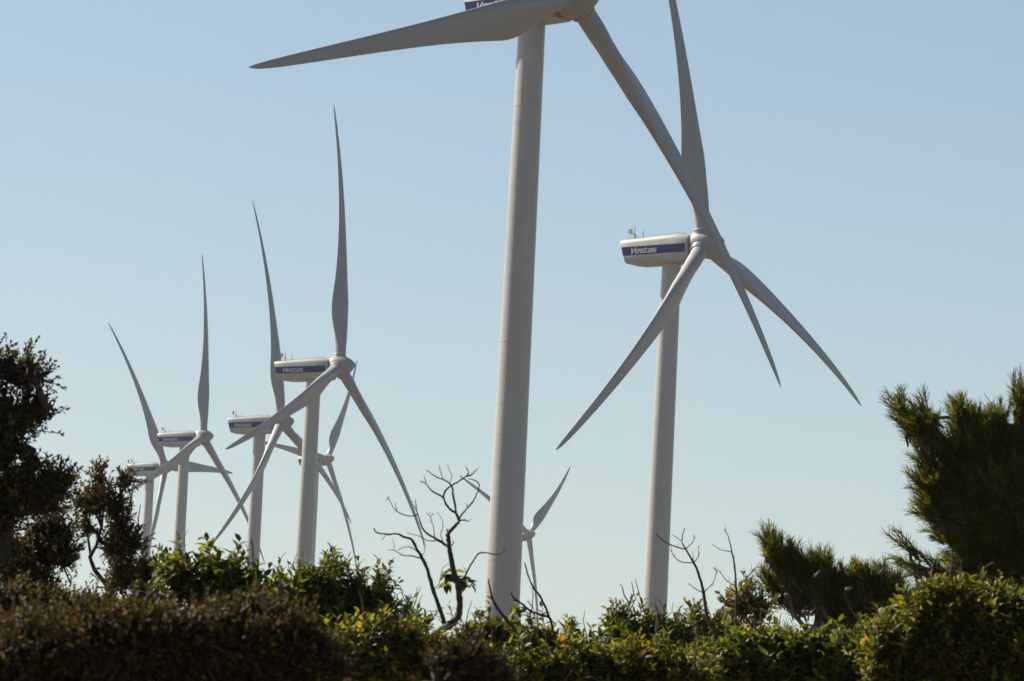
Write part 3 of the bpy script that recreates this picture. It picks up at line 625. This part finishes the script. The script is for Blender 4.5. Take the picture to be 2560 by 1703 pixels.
# --- pines
GP = 'pines at the right'
pl1 = plant('pine_tree', 'smaller pine with cones, left of the big pine and leaning left', 'pine',
      low(zb(Z3, 1.953, [(632, 862, 24, 30), (660, 900, 36, 34), (715, 945, 56, 40), (820, 985, 60, 40), (890, 985, 44, 44), (640, 1050, 44, 50), (730, 1070, 90, 70), (860, 1080, 100, 70), (1060, 1020, 44, 34), (1130, 1045, 70, 46), (1000, 1100, 100, 60), (1200, 1085, 60, 44), (750, 1185, 66, 46), (900, 1170, 100, 50), (1050, 1170, 100, 60), (1160, 1170, 80, 66), (1250, 1150, 60, 60), (820, 1270, 56, 40), (725, 1330, 36, 34), (1100, 1290, 80, 60), (840, 1370, 80, 50), (1000, 1400, 100, 60), (1110, 1430, 90, 70), (1050, 1510, 100, 60), (920, 1460, 60, 40), (760, 1400, 40, 30)]), 24, .92),
      46, 'pine', M_PINE, M_GREYB, base=Z3((1060, 0))[0], density=1.0, group=GP, L=.085, gap=-.5, gsc=.42, stem_r=.05, part=('trunk', 'crown'), extra=Z3((1050, 1500)),
      stems=[([Z3(p) for p in pl], a, b_) for pl, a, b_ in ((((1060, 1560), (1020, 1400), (920, 1340), (960, 1270), (1040, 1190)), 6, 2), (((930, 1350), (860, 1300), (800, 1290), (760, 1240)), 4, 1.5), (((1020, 1400), (880, 1390), (790, 1330)), 3, 1.5), (((820, 1120), (822, 1050), (855, 1010)), 2.4, 1.4))])
def cone(c, tilt):
    mb = MB(); pr = [(0, .004), (.008, .014), (.02, .019), (.035, .017), (.05, .011), (.062, .003)]
    mb.lathe(pr, 12, 'z'); V2 = []
    for i, v in enumerate(mb.v): V2.append(Matrix.Rotation(tilt, 3, 'Y') @ (Vector(v) * (1.25 if i % 2 else 1.0)))
    mb.v = [tuple(Vector(c) + v) for v in V2]; return mb
for (x, y, tl) in ((705, 1090, 2.2), (850, 1012, .6), (1000, 1072, 1.2), (790, 1175, 2.0), (1165, 1000, .5)):
    c = at(Z3((x, y))[0], Z3((x, y))[1] + 24, 45.55) - np.array(pl1.location)
    link('pine_cone', cone(c, tl).data('pine_cone', M_GREYB, False), pl1)
plant('pine_tree', 'big dense pine at the right edge of the photo', 'pine',
      [(b[0] + 8, *b[1:]) for b in low(zb(Z3, 1.953, [(1262, 232, 26, 26), (1305, 285, 46, 42), (1375, 345, 66, 50), (1395, 262, 36, 36), (1440, 180, 26, 36), (1480, 270, 50, 50), (1550, 280, 40, 44), (1600, 350, 80, 64), (1470, 390, 90, 66), (1680, 335, 50, 40), (1745, 290, 30, 36), (1810, 340, 50, 60), (1840, 170, 36, 40), (1880, 230, 36, 70), (1700, 430, 110, 74), (1820, 440, 90, 90), (1560, 460, 100, 66), (1375, 615, 32, 34), (1440, 640, 60, 60), (1410, 715, 46, 46), (1530, 570, 90, 60), (1600, 650, 120, 84), (1750, 620, 120, 100), (1860, 650, 90, 120), (1490, 750, 90, 60), (1400, 830, 50, 36), (1560, 850, 120, 74), (1700, 820, 130, 100), (1840, 850, 90, 120), (1290, 915, 30, 28), (1325, 985, 40, 34), (1385, 1030, 50, 30), (1450, 960, 70, 50), (1600, 970, 120, 76), (1750, 1000, 130, 90), (1860, 1030, 80, 80), (1500, 1040, 70, 40), (1650, 1100, 140, 60), (1400, 520, 40, 24),
                      (1980, 330, 90, 130), (1990, 600, 120, 190), (1990, 900, 120, 190)]), 6, .96)],
      44, 'pine', M_PINE, M_GREYB, base=Z3((1960, 0))[0], density=.95, group=GP, L=.085, gap=-.56, gsc=.4, stem_r=.07, part=('trunk', 'crown'), extra=Z3((1850, 900)),
      stems=[([Z3(p) for p in pl], a, b_) for pl, a, b_ in ((((1960, 760), (1800, 665), (1700, 640), (1610, 655)), 4, 1.5), (((1960, 1000), (1720, 970), (1600, 965), (1530, 1000)), 5, 1.6), (((1960, 560), (1700, 470), (1560, 420), (1420, 330)), 6, 2))])

# ------------------------------------------------------------------ air
mb = MB(); mb.box((0, 1750, 75), (3200, 2700, 195))
hz = link('haze', mb.data('haze', None, False)); hz['kind'] = 'stuff'
hm = bpy.data.materials.new('haze'); hm.use_nodes = True; hm.node_tree.nodes.clear()
pv = hm.node_tree.nodes.new('ShaderNodeVolumePrincipled'); pv.inputs['Color'].default_value = (.86, .93, 1, 1); pv.inputs['Density'].default_value = .00005; pv.inputs['Anisotropy'].default_value = 0.0
ho = hm.node_tree.nodes.new('ShaderNodeOutputMaterial'); hm.node_tree.links.new(pv.outputs[0], ho.inputs['Volume']); hz.data.materials.append(hm)
